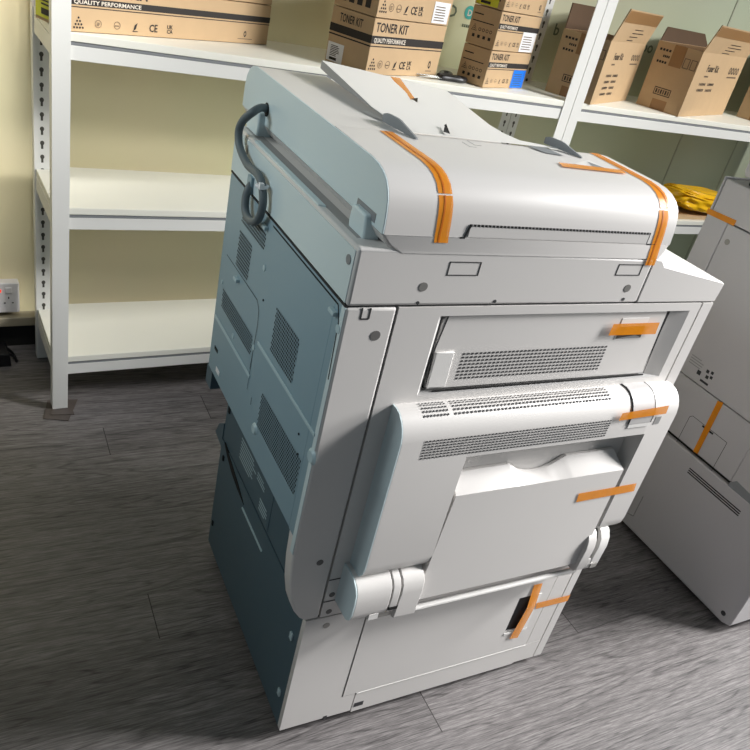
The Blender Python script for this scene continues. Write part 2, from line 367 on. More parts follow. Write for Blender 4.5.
def toner_carton(a, b, ph, L, D, H, z, label, group, left='icons', front_label=None, end_label=None, big=False):
    r = thing('toner_carton', S(a, b, z), label, 'cardboard box', SA+ph, group)
    MB().box(0, L, 0, D, .0008, H-.0008, 'kraft').build('carton', r, bevel=.0012, seg=1)
    ux, uz = Vector((1,0,0)), Vector((0,0,1))
    pr = MB(); F = (Vector((0,-.0007,0)), ux, uz, None)
    zt0, zb0 = H*(1-.30), H*(1-.44)
    def strip(y, x0, x1, z0, z1, m): pr.quad((x0,y,z0),(x1,y,z0),(x1,y,z1),(x0,y,z1), m)
    strip(-.0005, 0, L, zb0, zt0, 'ink'); strip(-.0005, 0, L, zb0-.035*H-.02*H, zb0-.035*H, 'ink')
    tw = L*.36 if L > .5 else min(L*.46, H*2.6)
    pr.text('TONER KIT', (.03*L,-.0006,H*.77), ux, uz, H*.23, 'ink', squash=tw/(H*.23*5.6))
    pr.text('QUALITY PERFORMANCE', (.03*L,-.0009,zb0+.025*H), ux, uz, H*.115, 'ink_white', squash=tw*(.88 if L > .5 else 1.0)/(H*.115*12.6))
    s = H*.17
    st = min(.084*L, s*1.75) if L > .3 else L*.095
    xs = [.05*L+i*L*.081 for i in range(6)] if L > .5 else [.07*L+i*L*.098 for i in range(6)]
    if L < .3: s = H*.13
    if L > .5: s = H*.2
    icon_row(pr, F, xs, H*.2, s)
    if not front_label:
        ring(pr, (L*.86,-.0007,H*.24), ux, uz, H*.075, 'ink', w=.45, sx=.6); bars(pr, (L*.82,-.0007,H*.11), ux, uz, L*.09, H*.03, 1, 'ink_grey')
    # left end face: reads from the back edge towards the front edge
    u2 = Vector((0,-1,0)); o2 = Vector((-.0006, D, 0))
    G = lambda x, zz: o2+u2*x+uz*zz
    if left == 'text':
        pr.quad(G(0,zb0), G(D,zb0), G(D,zt0), G(0,zt0), 'ink'); pr.quad(G(0,zb0-.06*H), G(D,zb0-.06*H), G(D,zb0-.035*H), G(0,zb0-.035*H), 'ink')
        pr.text('TONER KIT', G(.2*D,H*.77), u2, uz, H*.2, 'ink', squash=D*.6/(H*.2*5.6))
    elif left == 'icons':
        bars(pr, G(.08*D,H*.78), u2, uz, D*.35, H*.06, 1, 'ink'); bars(pr, G(.08*D,H*.6), u2, uz, D*.8, H*.05, 1, 'ink')
        pyramid(pr, G(.2*D,H*.44), u2, uz, H*.17)
        for k in range(4): ring(pr, G(D*(.4+.13*k),H*.42), u2, uz, H*.045, 'ink', w=.35)
        for k in range(4): pr.quad(G(D*(.18+.19*k),H*.2), G(D*(.27+.19*k),H*.2), G(D*(.27+.19*k),H*.28), G(D*(.18+.19*k),H*.28), 'ink')
    else:
        for k in range(4): pr.quad(G(D*(.15+.19*k),H*.12), G(D*(.27+.19*k),H*.12), G(D*(.27+.19*k),H*.34), G(D*(.15+.19*k),H*.34), 'ink')
    pr.build('printed_lettering', r, smooth=0)
    if end_label:
        x0, x1, z0, z1, m = end_label
        lb = MB(); lb.quad(G(x0*D,z0*H)+Vector((-.0006,0,0)), G(x1*D,z0*H)+Vector((-.0006,0,0)), G(x1*D,z1*H)+Vector((-.0006,0,0)), G(x0*D,z1*H)+Vector((-.0006,0,0)), m)
        q = Vector((-.0012,0,0)); bars(lb, G((x0+.2*(x1-x0))*D,(z0+.3*(z1-z0))*H)+q, u2, uz, D*(x1-x0)*.65, H*(z1-z0)*.6, 7, 'ink', .45, 3)
        bars(lb, G((x0+.2*(x1-x0))*D,(z0+.08*(z1-z0))*H)+q, u2, uz, D*(x1-x0)*.65, H*(z1-z0)*.16, 1, 'ink', .9, 4)
        lb.build('shipping_label', r, smooth=0)
    if front_label:
        x0, x1, z0, z1, m = front_label
        lb = MB().quad((x0*L,-.0012,z0*H),(x1*L,-.0012,z0*H),(x1*L,-.0012,z1*H),(x0*L,-.0012,z1*H), m)
        bars(lb, ((x0+.1*(x1-x0))*L,-.0018,(z0+.12*(z1-z0))*H), ux, uz, L*(x1-x0)*.7, H*(z1-z0)*.75, 6, 'ink_grey' if m != 'label_blue' else 'panel_lo', .35, 5)
        lb.build('shipping_label', r, smooth=0)
    return r
PH = .37
zt = Z3+.0004
toner_carton(.030, .0065,   .362, .60, .125, .101, zt, 'long toner carton with a yellow end label behind the straight shelf post', 'toner cartons', 'plain', end_label=(.02, .99, .08, .97, 'label_yellow'))
toner_carton(.030, .0065,   .362, .60, .125, .101, zt+.1015, 'plain long toner carton stacked on the one with the yellow end label', 'toner cartons', 'plain')
toner_carton(.777, -.024, PH, .334, .15, .142, zt, 'toner carton with a grey barcode label on its dark end, behind the copier document tray', 'toner cartons', 'text', end_label=(.03, .42, .03, .37, 'label_white'))
toner_carton(.777, -.024, PH, .334, .15, .142, zt+.1425, 'toner carton with a white front label, stacked on the barcoded carton behind the tray', 'toner cartons', 'plain', front_label=(.74, .97, .03, .42, 'label_white'))
B3 = (1.216, .025, .375, .25, .1, .107)
toner_carton(*B3, zt, 'small toner carton with a bright blue label, bottom of the narrow stack by the scissors', 'toner cartons', 'icons', front_label=(.66, .98, .02, .52, 'label_blue'))
toner_carton(*B3, zt+.1075, 'small toner carton with a white label, middle of the narrow stack', 'toner cartons', 'icons', front_label=(.62, .97, .03, .56, 'label_white'))
toner_carton(*B3, zt+.215, 'small toner carton with a yellow end label, top of the narrow stack', 'toner cartons', 'icons', end_label=(.05, .8, .03, .5, 'label_yellow'))

def fuser_carton(a, b, ph, L, D, H, label, lines, flap=.1, rear=.1, side=.06):
    r = thing('fuser_carton', S(a, b, Z3+.0004), label, 'cardboard box', SA+ph, 'open fuser cartons')
    T = .004; mb = MB()
    mb.box(0, L, 0, T, 0, H, 'kraft'); mb.box(0, L, D-T, D, 0, H, 'kraft'); mb.box(0, T, T, D-T, 0, H, 'kraft'); mb.box(L-T, L, T, D-T, 0, H, 'kraft')
    mb.box(T, L-T, T, D-T, 0, T, 'kraft_dk')
    mb.box(T, L-T, T, T+.0004, T, H-.001, 'kraft_dk'); mb.box(T, L-T, D-T-.0004, D-T, T, H-.001, 'kraft_dk')
    mb.build('carton', r)
    ux, uz = Vector((1,0,0)), Vector((0,0,1))
    # raised front long flap
    fl = MB(); y0 = 0; dy = -.026
    A = [(.002,0,H),(L-.002,0,H),(L-.004,dy,H+flap),(.004,dy,H+flap)]
    fl.add(A+[(x,y+.004,z) for x,y,z in A], [(0,1,2,3),(7,6,5,4),(0,4,5,1),(1,5,6,2),(2,6,7,3),(3,7,4,0)], 'kraft')
    fu = Vector((1,0,0)); fv = Vector((0,dy,flap)).normalized(); n = Vector((0,-.0006,0))
    fb = Vector((0,0,H))+n
    q = [fb+fu*(.006)+fv*flap*.62, fb+fu*(L-.006)+fv*flap*.62, fb+fu*(L-.006)+fv*flap*.99, fb+fu*.006+fv*flap*.99]
    fl.add(q, [(0,1,2,3)], 'box_tape')
    for i, tx in enumerate((.26,.34,.24,.18,.3)):
        zz = flap*(.62-.12*i); o = fb+fu*(L*.42-L*.02*i)+fv*(zz-.02)
        bars(fl, o, fu, fv, L*tx, flap*.055, 1, 'ink')
    fl.build('front_flap', r)
    # rear long flap leaning back
    dy = .03
    rf = MB(); A = [(.004,D,H),(L-.004,D,H),(L-.01,D+dy,H+rear),(.2*L,D+dy,H+rear)]
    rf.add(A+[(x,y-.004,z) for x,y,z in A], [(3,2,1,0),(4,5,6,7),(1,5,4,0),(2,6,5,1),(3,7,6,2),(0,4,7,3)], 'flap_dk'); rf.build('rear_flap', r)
    # short left flap folded inwards, leaning up
    sf = MB(); A = [(0,D*.97,H),(0,D*.03,H),(.03,D*.05,H-side*.4),(.03,D*.95,H-side*.4)]
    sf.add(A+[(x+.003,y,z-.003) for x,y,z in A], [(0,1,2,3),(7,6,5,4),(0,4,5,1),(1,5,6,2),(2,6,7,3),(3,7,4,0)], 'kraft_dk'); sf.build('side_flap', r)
    pr = MB(); y = -.0007
    pr.text('Fuser Kit', (L*.2,y,H*.72), ux, uz, H*.15, 'ink', squash=L*.26/(H*.15*3.9))
    bars(pr, (L*.2,y,H*.63), ux, uz, L*.09, H*.05, 1, 'ink_grey')
    for i in range(lines):
        for k in range(2):
            x = L*(.16+.18*k); z = H*(.5-.095*i) if lines == 2 else H*(.44-.1*i)
            for c in range(5): pr.quad((x+c*L*.028,y,z),(x+c*L*.028+L*.018,y,z),(x+c*L*.028+L*.018,y,z+H*.04),(x+c*L*.028,y,z+H*.04),'ink_grey' if c == 0 else 'ink')
    for k in range(4): ring(pr, (L*(.72+.06*k),y,H*.76), ux, uz, L*.024, 'ink', w=.4)
    bars(pr, (L*.7,y,H*.64), ux, uz, L*.24, H*.05, 1, 'ink_grey')
    u2 = Vector((0,-1,0)); G = lambda x, zz: Vector((-.0007,D-x*D,zz*H))
    for i, (tx, wd) in enumerate(((.08,.28),(.2,.16),(.1,.24))): 
        for c in range(4): pr.quad(G(tx+c*wd/4,.87-.09*i), G(tx+(c+.7)*wd/4,.87-.09*i), G(tx+(c+.7)*wd/4,.905-.09*i), G(tx+c*wd/4,.905-.09*i), 'ink')
    q = [(.28,.33,.66,.342),(.28,.225,.66,.237),(.28,.225,.294,.342),(.646,.225,.66,.342)]
    for x0, z0, x1, z1 in q: pr.quad(G(x0,z0), G(x1,z0), G(x1,z1), G(x0,z1), 'ink')
    for c in range(6): pr.quad(G(.32+c*.054,.25), G(.352+c*.054,.25), G(.352+c*.054,.315), G(.32+c*.054,.315), 'ink_grey' if c % 2 else 'ink')
    for x0 in (.68,.84):
        for a0, b0, a1, b1 in ((0,.84,.13,.85),(0,.7,.13,.71),(0,.7,.015,.85),(.115,.7,.13,.85)): pr.quad(G(x0+a0,b0), G(x0+a1,b0), G(x0+a1,b1), G(x0+a0,b1), 'ink_grey')
    pr.build('printed_lettering', r, smooth=0)
    tp = MB(); tp.add([G(.38,.68)+Vector((-.0004,0,0)), G(.66,.68)+Vector((-.0004,0,0)), G(.66,1)+Vector((-.0004,0,0)), G(.38,1)+Vector((-.0004,0,0))], [(0,1,2,3)], 'box_tape'); tp.build('sealing_tape', r, smooth=0)
    tp = MB(); tp.add([G(.32,0)+Vector((-.0004,0,0)), G(.66,0)+Vector((-.0004,0,0)), G(.66,.16)+Vector((-.0004,0,0)), G(.32,.16)+Vector((-.0004,0,0))], [(0,1,2,3)], 'box_tape')
    tp.build('sealing_tape', r, smooth=0)
fuser_carton(1.648, -.005, .47, .41, .165, .197, 'open fuser carton partly hidden behind the slanting white shelf post', 4, flap=.1, rear=.075)
fuser_carton(2.097, -.003, .356, .54, .165, .221, 'open fuser carton in full view, between the slanting post and the last carton', 2, flap=.092, rear=.045)
fuser_carton(2.765, .04, .356, .4, .165, .2, 'fuser carton cut off by the edge of the photo, last in the row', 2, flap=.09, rear=.07)

# scissors between the stacks
sc = thing('scissors', S(1.105, .072, Z3+.0015), 'black handled scissors lying on the top board beside the narrow carton stack', 'scissors', SA+.25)
MB().prism([(-.115,-.004),(-.02,-.012),(-.01,.004),(-.02,.006)], 'z', .004, .0062, 'steel').build('blade', sc)
MB().prism([(-.112,.012),(-.02,-.004),(-.01,.01),(-.02,.016)], 'z', .0066, .0088, 'steel').build('blade', sc)
MB().tube([(-.022,-.006,.007),(.005,-.016,.008),(.045,-.03,.008),(.07,-.022,.008),(.06,-.006,.008),(.02,-.004,.008)], .008, 'black', closed=True).build('handle', sc)
MB().tube([(-.022,.004,.009),(.0,.016,.01),(.03,.04,.01),(.052,.04,.01),(.05,.022,.01),(.02,.006,.01)], .008, 'black', closed=True).build('handle', sc)

# yellow bag on a flat carton, right bay middle board
fb = MB().box(-.2, .25, -.09, .1, 0, .014, 'kraft').build('flat_carton', bevel=.001); fb.location = S(2.55, .11, .6184); fb.rotation_euler = (0,0,SA); tag(fb, 'thin flat brown carton lying under the yellow bag', 'cardboard box')
bm = bmesh.new(); bmesh.ops.create_icosphere(bm, subdivisions=5, radius=1)
rn = random.Random(4)
wv = [(rn.uniform(4,22), rn.uniform(4,22), rn.uniform(4,22), rn.uniform(0,6)) for _ in range(9)]
for v in bm.verts:
    p = v.co.copy(); sg = lambda t, e: math.copysign(abs(t)**e, t)
    q = Vector((sg(p.x,.5)*.19, sg(p.y,.55)*.085, sg(p.z,.6)*.038))
    n = sum(math.sin(a*p.x+b*p.y+c*p.z+d) for a,b,c,d in wv)/9
    q *= 1+.2*n; q.z += .02*p.x*-1
    v.co = q
bag = bpy.data.meshes.new('plastic_bag'); bm.to_mesh(bag); bm.free()
zmin = min(v.co.z for v in bag.vertices)
bag.materials.append(M['bag']); bag.polygons.foreach_set('use_smooth', [True]*len(bag.polygons))
bo = bpy.data.objects.new('plastic_bag', bag); COL.objects.link(bo); bo.location = S(2.565, .092, .6330-zmin); bo.rotation_euler = (0,0,SA); tag(bo, 'crumpled shiny yellow plastic bag on the middle shelf board behind the copiers', 'bag')

# ------------------------------------------------------------------ the main copier
CO = (.29, .26, 0)
cp = thing('photocopier', CO, 'large white floor copier with shade-tinted rear side and many orange tape strips', 'photocopier')
def B(mb, name, parent=cp, **k): return mb.build(name, parent, off=CO if parent is cp or parent.parent is cp else CO, **k)
def sub(mb, name, parent, **k): return mb.build(name, parent, off=CO, **k)
E_ = -.052; XR = .638; WD = .517

def screw(parent, c, ax, r, m, h=.0012, off=CO, name='screw'):
    o = MB().cyl(c, ax, r, h, m, n=16); o.build(name, parent, off=off)
# --- cabinet
cab = B(MB().box(.002, .634, .005, .515, .034, .334, 'seam'), 'cabinet')
mb = MB()
mb.prism([(0,.03),(.149,.028),(.149,.0815),(.119,.0815),(.119,.333),(0,.333)], 'y', 0, .012, 'white')
mb.box(.1515, .553, 0, .012, .022, .0812, 'white'); mb.box(.1515, .57, -.0016, .004, .0802, .0818, 'white_lt')  # thin bright strip stands in for a highlight along the top edge
mb.prism([(.553,.022),(.553,.0815),(.613,.0815),(.613,.026),(.56,.026)], 'y', 0, .012, 'white')
mb.box(.573, .6125, 0, .012, .083, .333, 'white'); mb.box(.6158, .637, 0, .012, .026, .333, 'white')
sub(mb, 'front_panel', cab, label='pale grey lower front panel')
dr = MB()
PX0, PX1, PZ0, PZ1 = .487, .545, .147, .254
dr.box(.1215, PX0, -.001, .011, .084, .333, 'white'); dr.box(PX1, .5698, -.001, .011, .084, .333, 'white')
dr.box(PX0, PX1, -.001, .011, PZ1, .333, 'white'); dr.box(PX0, PX1, -.001, .011, .084, PZ0, 'white')
sub(dr, 'cabinet_door', cab, smooth=0)
pk = MB(); pk.box(PX0+.0005, PX1-.0005, .0085, .0095, PZ0+.0005, PZ1-.0005, 'pocket')
pk.prism([(PX1-.022,PZ0),(PX1,PZ0),(PX1,PZ1),(PX1-.012,PZ1)], 'y', -.002, .0088, 'white_lt')
pk.box(PX0-.001, PX1+.002, -.0025, .0, PZ0-.006, PZ0, 'white_lt')
sub(pk, 'door_handle', cab, label='recessed door pull with a dark pocket')
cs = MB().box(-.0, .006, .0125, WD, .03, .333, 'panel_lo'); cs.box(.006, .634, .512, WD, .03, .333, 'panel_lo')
sub(cs, 'cabinet_side_panel', cab, label='shade-darkened side panel of the cabinet')
for y, z in ((.034,.258),(.031,.105)): sub(MB().box(-.004, 0, y-.005, y+.005, z-.008, z+.008, 'hook'), 'panel_clip', cab, bevel=.001)
screw(cab, (.042,.0005,.311), (0,-1,0), .0065, 'screw')
for y, z in ((.49,.3),(.5,.1)): sub(MB().box(-.003, 0, y-.003, y+.003, z-.006, z+.006, 'panel_hole'), 'panel_clip', cab)
for x in (.05,.58):
    for y in (.06,.46): sub(MB().cyl((x,y,.0005), (0,0,1), .022, .034, 'black', n=16), 'foot', cab)
for q_ in ((.553,.565,.004,.02,.018,.03),(.155,.175,-.0006,.004,.036,.048),(.09,.098,-.0006,.004,.024,.034)): sub(MB().box(*q_,'hole'), 'bottom_notch', cab)

# --- lower rear body side (set back), with label, handle recess, ridge
lo = B(MB().box(0.002, .03, .03, WD, .335, .527, 'panel_lo').box(.03,.05,.03,WD,.335,.5,'seam'), 'lower_side_panel', label='shade-darkened panel below the vented side panel')
hb = MB()
pts_o = [(.497,.338),(.47,.322),(.43,.307),(.385,.300),(.339,.297)]; pts_i = [(.497,.338),(.47,.334),(.43,.325),(.385,.313),(.339,.297)]
hb.prism([(y,z) for y,z in pts_o]+[(y,z) for y,z in pts_i[1:-1][::-1]], 'x', -.0014, .004, 'gap')
sub(hb, 'handle_recess', lo, label='black crescent hand hold')
hb = MB().box(-.0025, .001, .217, .344, .284, .2875, 'hook')
sub(hb, 'ridge', lo)
lb = MB().box(.001, .0025, .213, .42, .338, .437, 'panel_lo')
u2 = Vector((0,-1,0)); uz = Vector((0,0,1))
bars(lb, (.0005,.405,.37), u2, uz, .10, .055, 7, 'hook', .4, 11); bars(lb, (.0005,.27,.35), u2, uz, .05, .03, 4, 'hook', .5, 12); bars(lb, (.0005,.30,.40), u2, uz, .05, .02, 3, 'hook', .4, 13)
sub(lb, 'rating_label', lo, label='dark rating label with pale print')
for q_ in ((.10,.112,.385,.395),(.495,.503,.415,.43)): sub(MB().box(-.001,.002,*q_,'panel_hole'), 'panel_slot', lo)
rw = MB().prism([(.517,.31),(.566,.318),(.548,.352),(.517,.375)], 'x', .0, .05, 'panel_lo'); B(rw, 'rear_bracket', label='shade-darkened bracket jutting from the rear')

# --- body
body = B(MB().box(-.046, .632, .022, .508, .53, .93, 'seam').box(.02, .632, .022, .512, .336, .53, 'seam'), 'body')
mb = MB()   # left corner trim with rounded tail
prof = [(.0225,.336),(-.003,.336),(-.014,.345),(-.026,.363),(-.037,.392),(-.045,.43),(E_+.002,.478),(E_,.53),(E_,.931),(.0225,.931)]
mb.prism(prof, 'y', 0, .03, 'white')
sub(mb, 'corner_trim', body, bevel=.004, seg=3, label='pale curved front corner trim')
mb = MB()
mb.box(E_-.0004, E_+.004, .002, .0125, .50, .930, 'cover_side').box(E_-.0003, E_+.004, .0125, .0305, .53, .930, 'panel'); sub(mb, 'trim_edge', body)
# main front panel around the upper door
fp = MB(); OX0, OX1, OZ0, OZ1 = .092, .590, .787, .917
fp.box(.025, OX0, 0, .02, .375, .931, 'white'); fp.box(OX1, .6115, 0, .02, .34, .931, 'white')
fp.box(OX0, OX1, 0, .02, OZ1, .931, 'white'); fp.box(OX0, OX1, 0, .02, .34, OZ0, 'white')
fp.box(.025, OX0, 0, .02, .336, .373, 'white')
sub(fp, 'front_panel', body, smooth=0)
ch = MB(); IX0, IX1, IZ0, IZ1, DY = .104, .553, .790, .915, .009
ch.quad((OX0,0,OZ0),(IX0-.002,DY,IZ0),(IX0-.002,DY,IZ1),(OX0,0,OZ1),'white_lt')  # brighter white paints in the light this chamfer catches
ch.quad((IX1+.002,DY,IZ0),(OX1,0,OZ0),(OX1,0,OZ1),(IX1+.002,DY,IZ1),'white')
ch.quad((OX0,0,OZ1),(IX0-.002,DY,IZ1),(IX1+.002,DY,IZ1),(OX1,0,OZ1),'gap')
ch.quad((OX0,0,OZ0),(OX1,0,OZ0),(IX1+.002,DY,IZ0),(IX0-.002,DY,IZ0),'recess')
ch.box(OX0,OX1,.018,.0195,OZ0,OZ1,'gap')
ch.quad((.118,.003,.7880),(.552,.003,.7895),(.552,.003,.7925),(.118,.003,.7925),'gap'); ch.quad((.5515,.0045,.7925),(.5535,.0045,.7925),(.5465,.0045,.915),(.5445,.0045,.915),'seam'); ch.quad((.1005,.0045,.856),(.1035,.0045,.856),(.1115,.0045,.915),(.109,.0045,.915),'seam'); ch.quad((.1055,.0045,.793),(.108,.0045,.793),(.1035,.0045,.856),(.1005,.0045,.856),'seam')
sub(ch, 'door_surround', body, smooth=0, label='chamfered recess around the upper door')
ud = B(MB().prism([(.108,.7925),(.551,.7925),(.544,.915),(.112,.915),(.105,.908),(.1035,.862),(.1035,.855)], 'y', .005, .017, 'white'), 'upper_door', bevel=.0015)
sub(MB().prism([(.106,.797),(.139,.797),(.137,.857),(.1055,.857)], 'y', .0015, .0055, 'white_lt'), 'door_catch', ud, bevel=.0015, label='bright white raised catch')
def holes(mb, P, nx, ny, w, h, m, stag=True):
    for j in range(ny):
        for i in range(nx):
            a = (i+.5+(.25 if stag and j % 2 else -.25 if stag else 0))/nx; b = (j+.5)/ny
            da, db = w/nx*.5, h/ny*.5
            mb.add([P(a-da,b-db), P(a+da,b-db), P(a+da,b+db), P(a-da,b+db)], [(0,1,2,3)], m)
g = MB(); holes(g, lambda a, b: (.153+.287*a, .0045, .806+.048*b), 38, 8, .6, .55, 'hole', False); sub(g, 'vent_grille', ud, smooth=0)
hd = MB().box(.447, .507, .0042, .006, .864, .903, 'white_lt'); hd.quad((.449,.0038,.8655),(.505,.0038,.8655),(.505,.0038,.888),(.449,.0038,.888),'pocket')
hd.add([(.449,.0036,.866),(.507,.0036,.866),(.49,.0036,.872)],[(0,1,2)],'recess'); sub(hd, 'door_handle', ud, label='recessed door pull')
tr = MB().box(.6152, XR+.002, 0, .03, .36, .931, 'white'); tr.box(.632, XR, .03, .505, .34, .93, 'white'); sub(tr, 'right_trim', body)
sc_ = MB()
for x, z, rr in ((-.001,.89,.0075),(-.001,.473,.006),(.037,.389,.0055),(.0395,.347,.0055)): screw(body, (x,.0004,z), (0,-1,0), rr, 'screw_hole', .001, name='screw_hole')
sc_.box(-.03,-.028,-.0006,.001,.916,.931,'seam'); sc_.box(-.018,-.016,-.0006,.001,.916,.931,'seam'); sc_.box(-.029,-.017,-.0006,.001,.9145,.9165,'seam')
sub(sc_, 'trim_notch', body)
for x1_, z_ in ((.09,.373),(.06,.425)): sub(MB().box(.025,x1_,-.0006,.001,z_,z_+.002,'seam'), 'trim_seam', body)
bt = MB().box(.02, .634, .02, .508, .52, .528, 'seam'); sub(bt, 'underside', body)

# --- vented metal side panel, bluish shade put into its colour
sp = B(MB().box(E_, -.044, .0315, .513, .53, .9285, 'panel').box(-.044, .632, .508, .514, .53, .9285, 'panel').box(-.044,.0,.031,.513,.525,.53,'panel_lo'), 'side_panel', bevel=.0015, label='vented metal side panel tinted bluish for shade')
X0 = E_-.0006
def vent(y0, y1, z0, z1, skew0=0., skew1=0.):
    w_, h_ = y1-y0, z1-z0; nx = max(3, round(w_/.0058)); ny = max(3, round(h_/.0058))
    g = MB(); holes(g, lambda a, b: (X0, y1-w_*a, z0+h_*b), nx, ny, .62, .62, 'panel_hole'); sub(g, 'vent_grille', sp, smooth=0)
vent(.358,.427,.792,.858); vent(.303,.425,.873,.902); vent(.296,.477,.682,.7205); vent(.115,.216,.741,.819); vent(.036,.219,.590,.659)
def groove(pts, wd=.0015):
    gr = MB()
    for (y0,z0),(y1,z1) in zip(pts, pts[1:]):
        d = Vector((y1-y0,z1-z0)).normalized(); n = Vector((-d.y,d.x))*wd*.5
        gr.add([(X0,y0+n.x,z0+n.y),(X0,y1+n.x,z1+n.y),(X0,y1-n.x,z1-n.y),(X0,y0-n.x,z0-n.y)], [(0,1,2,3)], 'panel_hole')
    sub(gr, 'panel_seam', sp, smooth=0)
groove([(.48,.787),(.30,.787),(.287,.775),(.283,.75),(.288,.661)]); groove([(.28,.925),(.022,.925),(.012,.905),(.007,.82)], .0028)
groove([(.26,.62),(.26,.605)]); groove([(.286,.70),(.286,.62)], .0012)
for y0, y1, z in ((.282,.503,.648),(.011,.269,.724)): sub(MB().box(E_-.002, E_, y0, y1, z-.0032, z+.0032, 'hook'), 'ridge', sp, bevel=.0008)
for y, z in ((.308,.912),(.406,.773),(.028,.912)): sub(MB().box(E_-.007, E_, y-.009, y+.009, z-.003, z+.003, 'hook'), 'cable_hook', sp, bevel=.001)
for y, z, rr in ((.010,.896,.006),(.292,.849,.005),(.392,.666,.005),(.488,.728,.0035),(.286,.705,.005),(.275,.80,.002),(.05,.66,.002),(.06,.69,.002)): screw(sp, (E_,y,z), (-1,0,0), rr, 'hook' if rr > .003 else 'panel_hole')
for y, z, rr in ((.225,.579,.011),(.006,.69,.013)): sub(MB().cyl((E_,y,z), (-1,0,0), rr, .004, 'hook', n=18, r2=rr*.7), 'round_cap', sp)
sub(MB().box(E_-.001, E_, .440, .462, .548, .558, 'label_white'), 'small_sticker', sp, label='tiny white sticker'); sub(MB().box(E_-.001,E_,.465,.485,.585,.592,'panel_hole'), 'panel_slot', sp)
sub(MB().box(-.05,.0,.49,.525,.485,.527,'panel_lo'), 'rear_foot', sp)

# --- side opening unit (bypass)
bp = [(0,.775),(-.012,.7755),(-.022,.773),(-.031,.7665),(-.038,.758),(-.0425,.748),(-.045,.735),(-.045,.49),(-.043,.476),(-.036,.464),(-.026,.458),(-.012,.455),(0,.455)]
up = [(0,.775),(-.012,.7755),(-.022,.773),(-.031,.7665),(-.038,.758),(-.0425,.748),(-.045,.735),(-.045,.697),(0,.697)]
BX0, BX1, TX0, TX1 = .055, .619, .181, .558
by = B(MB().prism(bp, 'x', BX0+.002, TX0, 'white').prism(bp, 'x', TX1, BX1, 'white').prism(up, 'x', TX0, TX1, 'white').box(TX0, TX1, -.014, 0, .42, .697, 'white'), 'side_opening_unit', smooth=30)
sub(MB().prism([(y if y > -.01 else y, z) for y, z in bp], 'x', BX0, BX0+.0025, 'cover_side'), 'end_cap', by, label='shade-tinted end cap')
def ypro(t):
    P = [(-.004,.7756),(-.012,.7761),(-.022,.7737),(-.031,.767)]; t *= 3; i = min(2, int(t)); k = t-i
    return P[i][0]*(1-k)+P[i+1][0]*k, P[i][1]*(1-k)+P[i+1][1]*k
def topP(x0, x1):
    def F(a, b):
        y, z = ypro(1-b); return (x0+(x1-x0)*a, y, z+.0006)
    return F
g = MB(); holes(g, topP(.092,.138), 8, 5, .55, .5, 'hole', False); holes(g, topP(.145,.46), 44, 5, .55, .5, 'hole', False); sub(g, 'top_vent_grille', by, smooth=0)
g = MB(); holes(g, lambda a, b: (.094+.369*a, -.0456, .703+.036*b), 56, 7, .6, .55, 'hole', False); sub(g, 'front_vent_grille', by, smooth=0)
la = MB(); 
lp = [(.0,.7772),(-.012,.7777),(-.022,.7752),(-.0325,.768),(-.0395,.759),(-.0445,.7485),(-.0468,.735),(-.0468,.724),(-.044,.724),(-.044,.735),(-.0415,.748),(-.037,.758),(-.030,.7665),(-.022,.7725),(-.012,.7751),(0,.7748)]
la.prism(lp, 'x', .506, .5575, 'latch'); la.prism([(y-.0003,z+.0003) for y,z in lp],'x',.5045,.5059,'seam'); la.prism([(y-.0003,z+.0003) for y,z in lp],'x',.5576,.559,'seam')
la.box(.508,.555,-.0455,-.0445,.722,.731,'pocket'); la.box(.507,.557,-.0465,-.0448,.716,.723,'white_lt'); la.box(.569,.583,-.0455,-.0449,.717,.733,'recess')
sub(la, 'release_latch', by, smooth=30)
sub(MB().box(TX1+.0005, TX1+.002, -.046, -.012, .478, .697, 'recess'), 'tray_well_edge', by)
# tray lid: slab with bevelled bright top edge and a finger scoop
top = [(.185,.646),(.296,.648),(.305,.643),(.322,.632),(.34,.626),(.358,.624),(.376,.6265),(.395,.634),(.412,.644),(.421,.649),(.531,.650)]
lowe = [(.187,.618),(.552,.618)]
ld = MB()
ld.prism([(.176,.384),(.5505,.384),(.551,.6178),(.187,.6178)], 'y', -.045, -.016, 'white')
v = []; n = len(top)
fr = [(.187+(.551-.187)*(x-.185)/(.531-.185), min(z, .618)) for x, z in top]
A = [(x,-.045,.6178) for x, _ in fr]; Bq = [(x,-.021,z) for x, z in top]; Cq = [(x,-.0155,z) for x, z in top]; Dq = [(x,-.0155,.6178) for x, _ in fr]
fs = []
for i in range(n-1): fs += [(i,i+1,n+i+1,n+i), (n+i,n+i+1,2*n+i+1,2*n+i), (2*n+i,2*n+i+1,3*n+i+1,3*n+i)]
fs += [(0,n,2*n,3*n), (n-1,4*n-1,3*n-1,2*n-1)]
ld.add(A+Bq+Cq+Dq, fs, 'white')
tl = sub(ld, 'tray_lid', by, smooth=20)
rod_ = MB().tube([(.19,-.034,.350),(.4,-.034,.350),(.566,-.034,.350)], .0055, 'white_lt'); rod_.box(.2,.585,-.02,-.001,.338,.349,'white'); rod_.box(.18,.56,-.018,-.002,.355,.42,'recess')
B(rod_, 'hinge_bar')
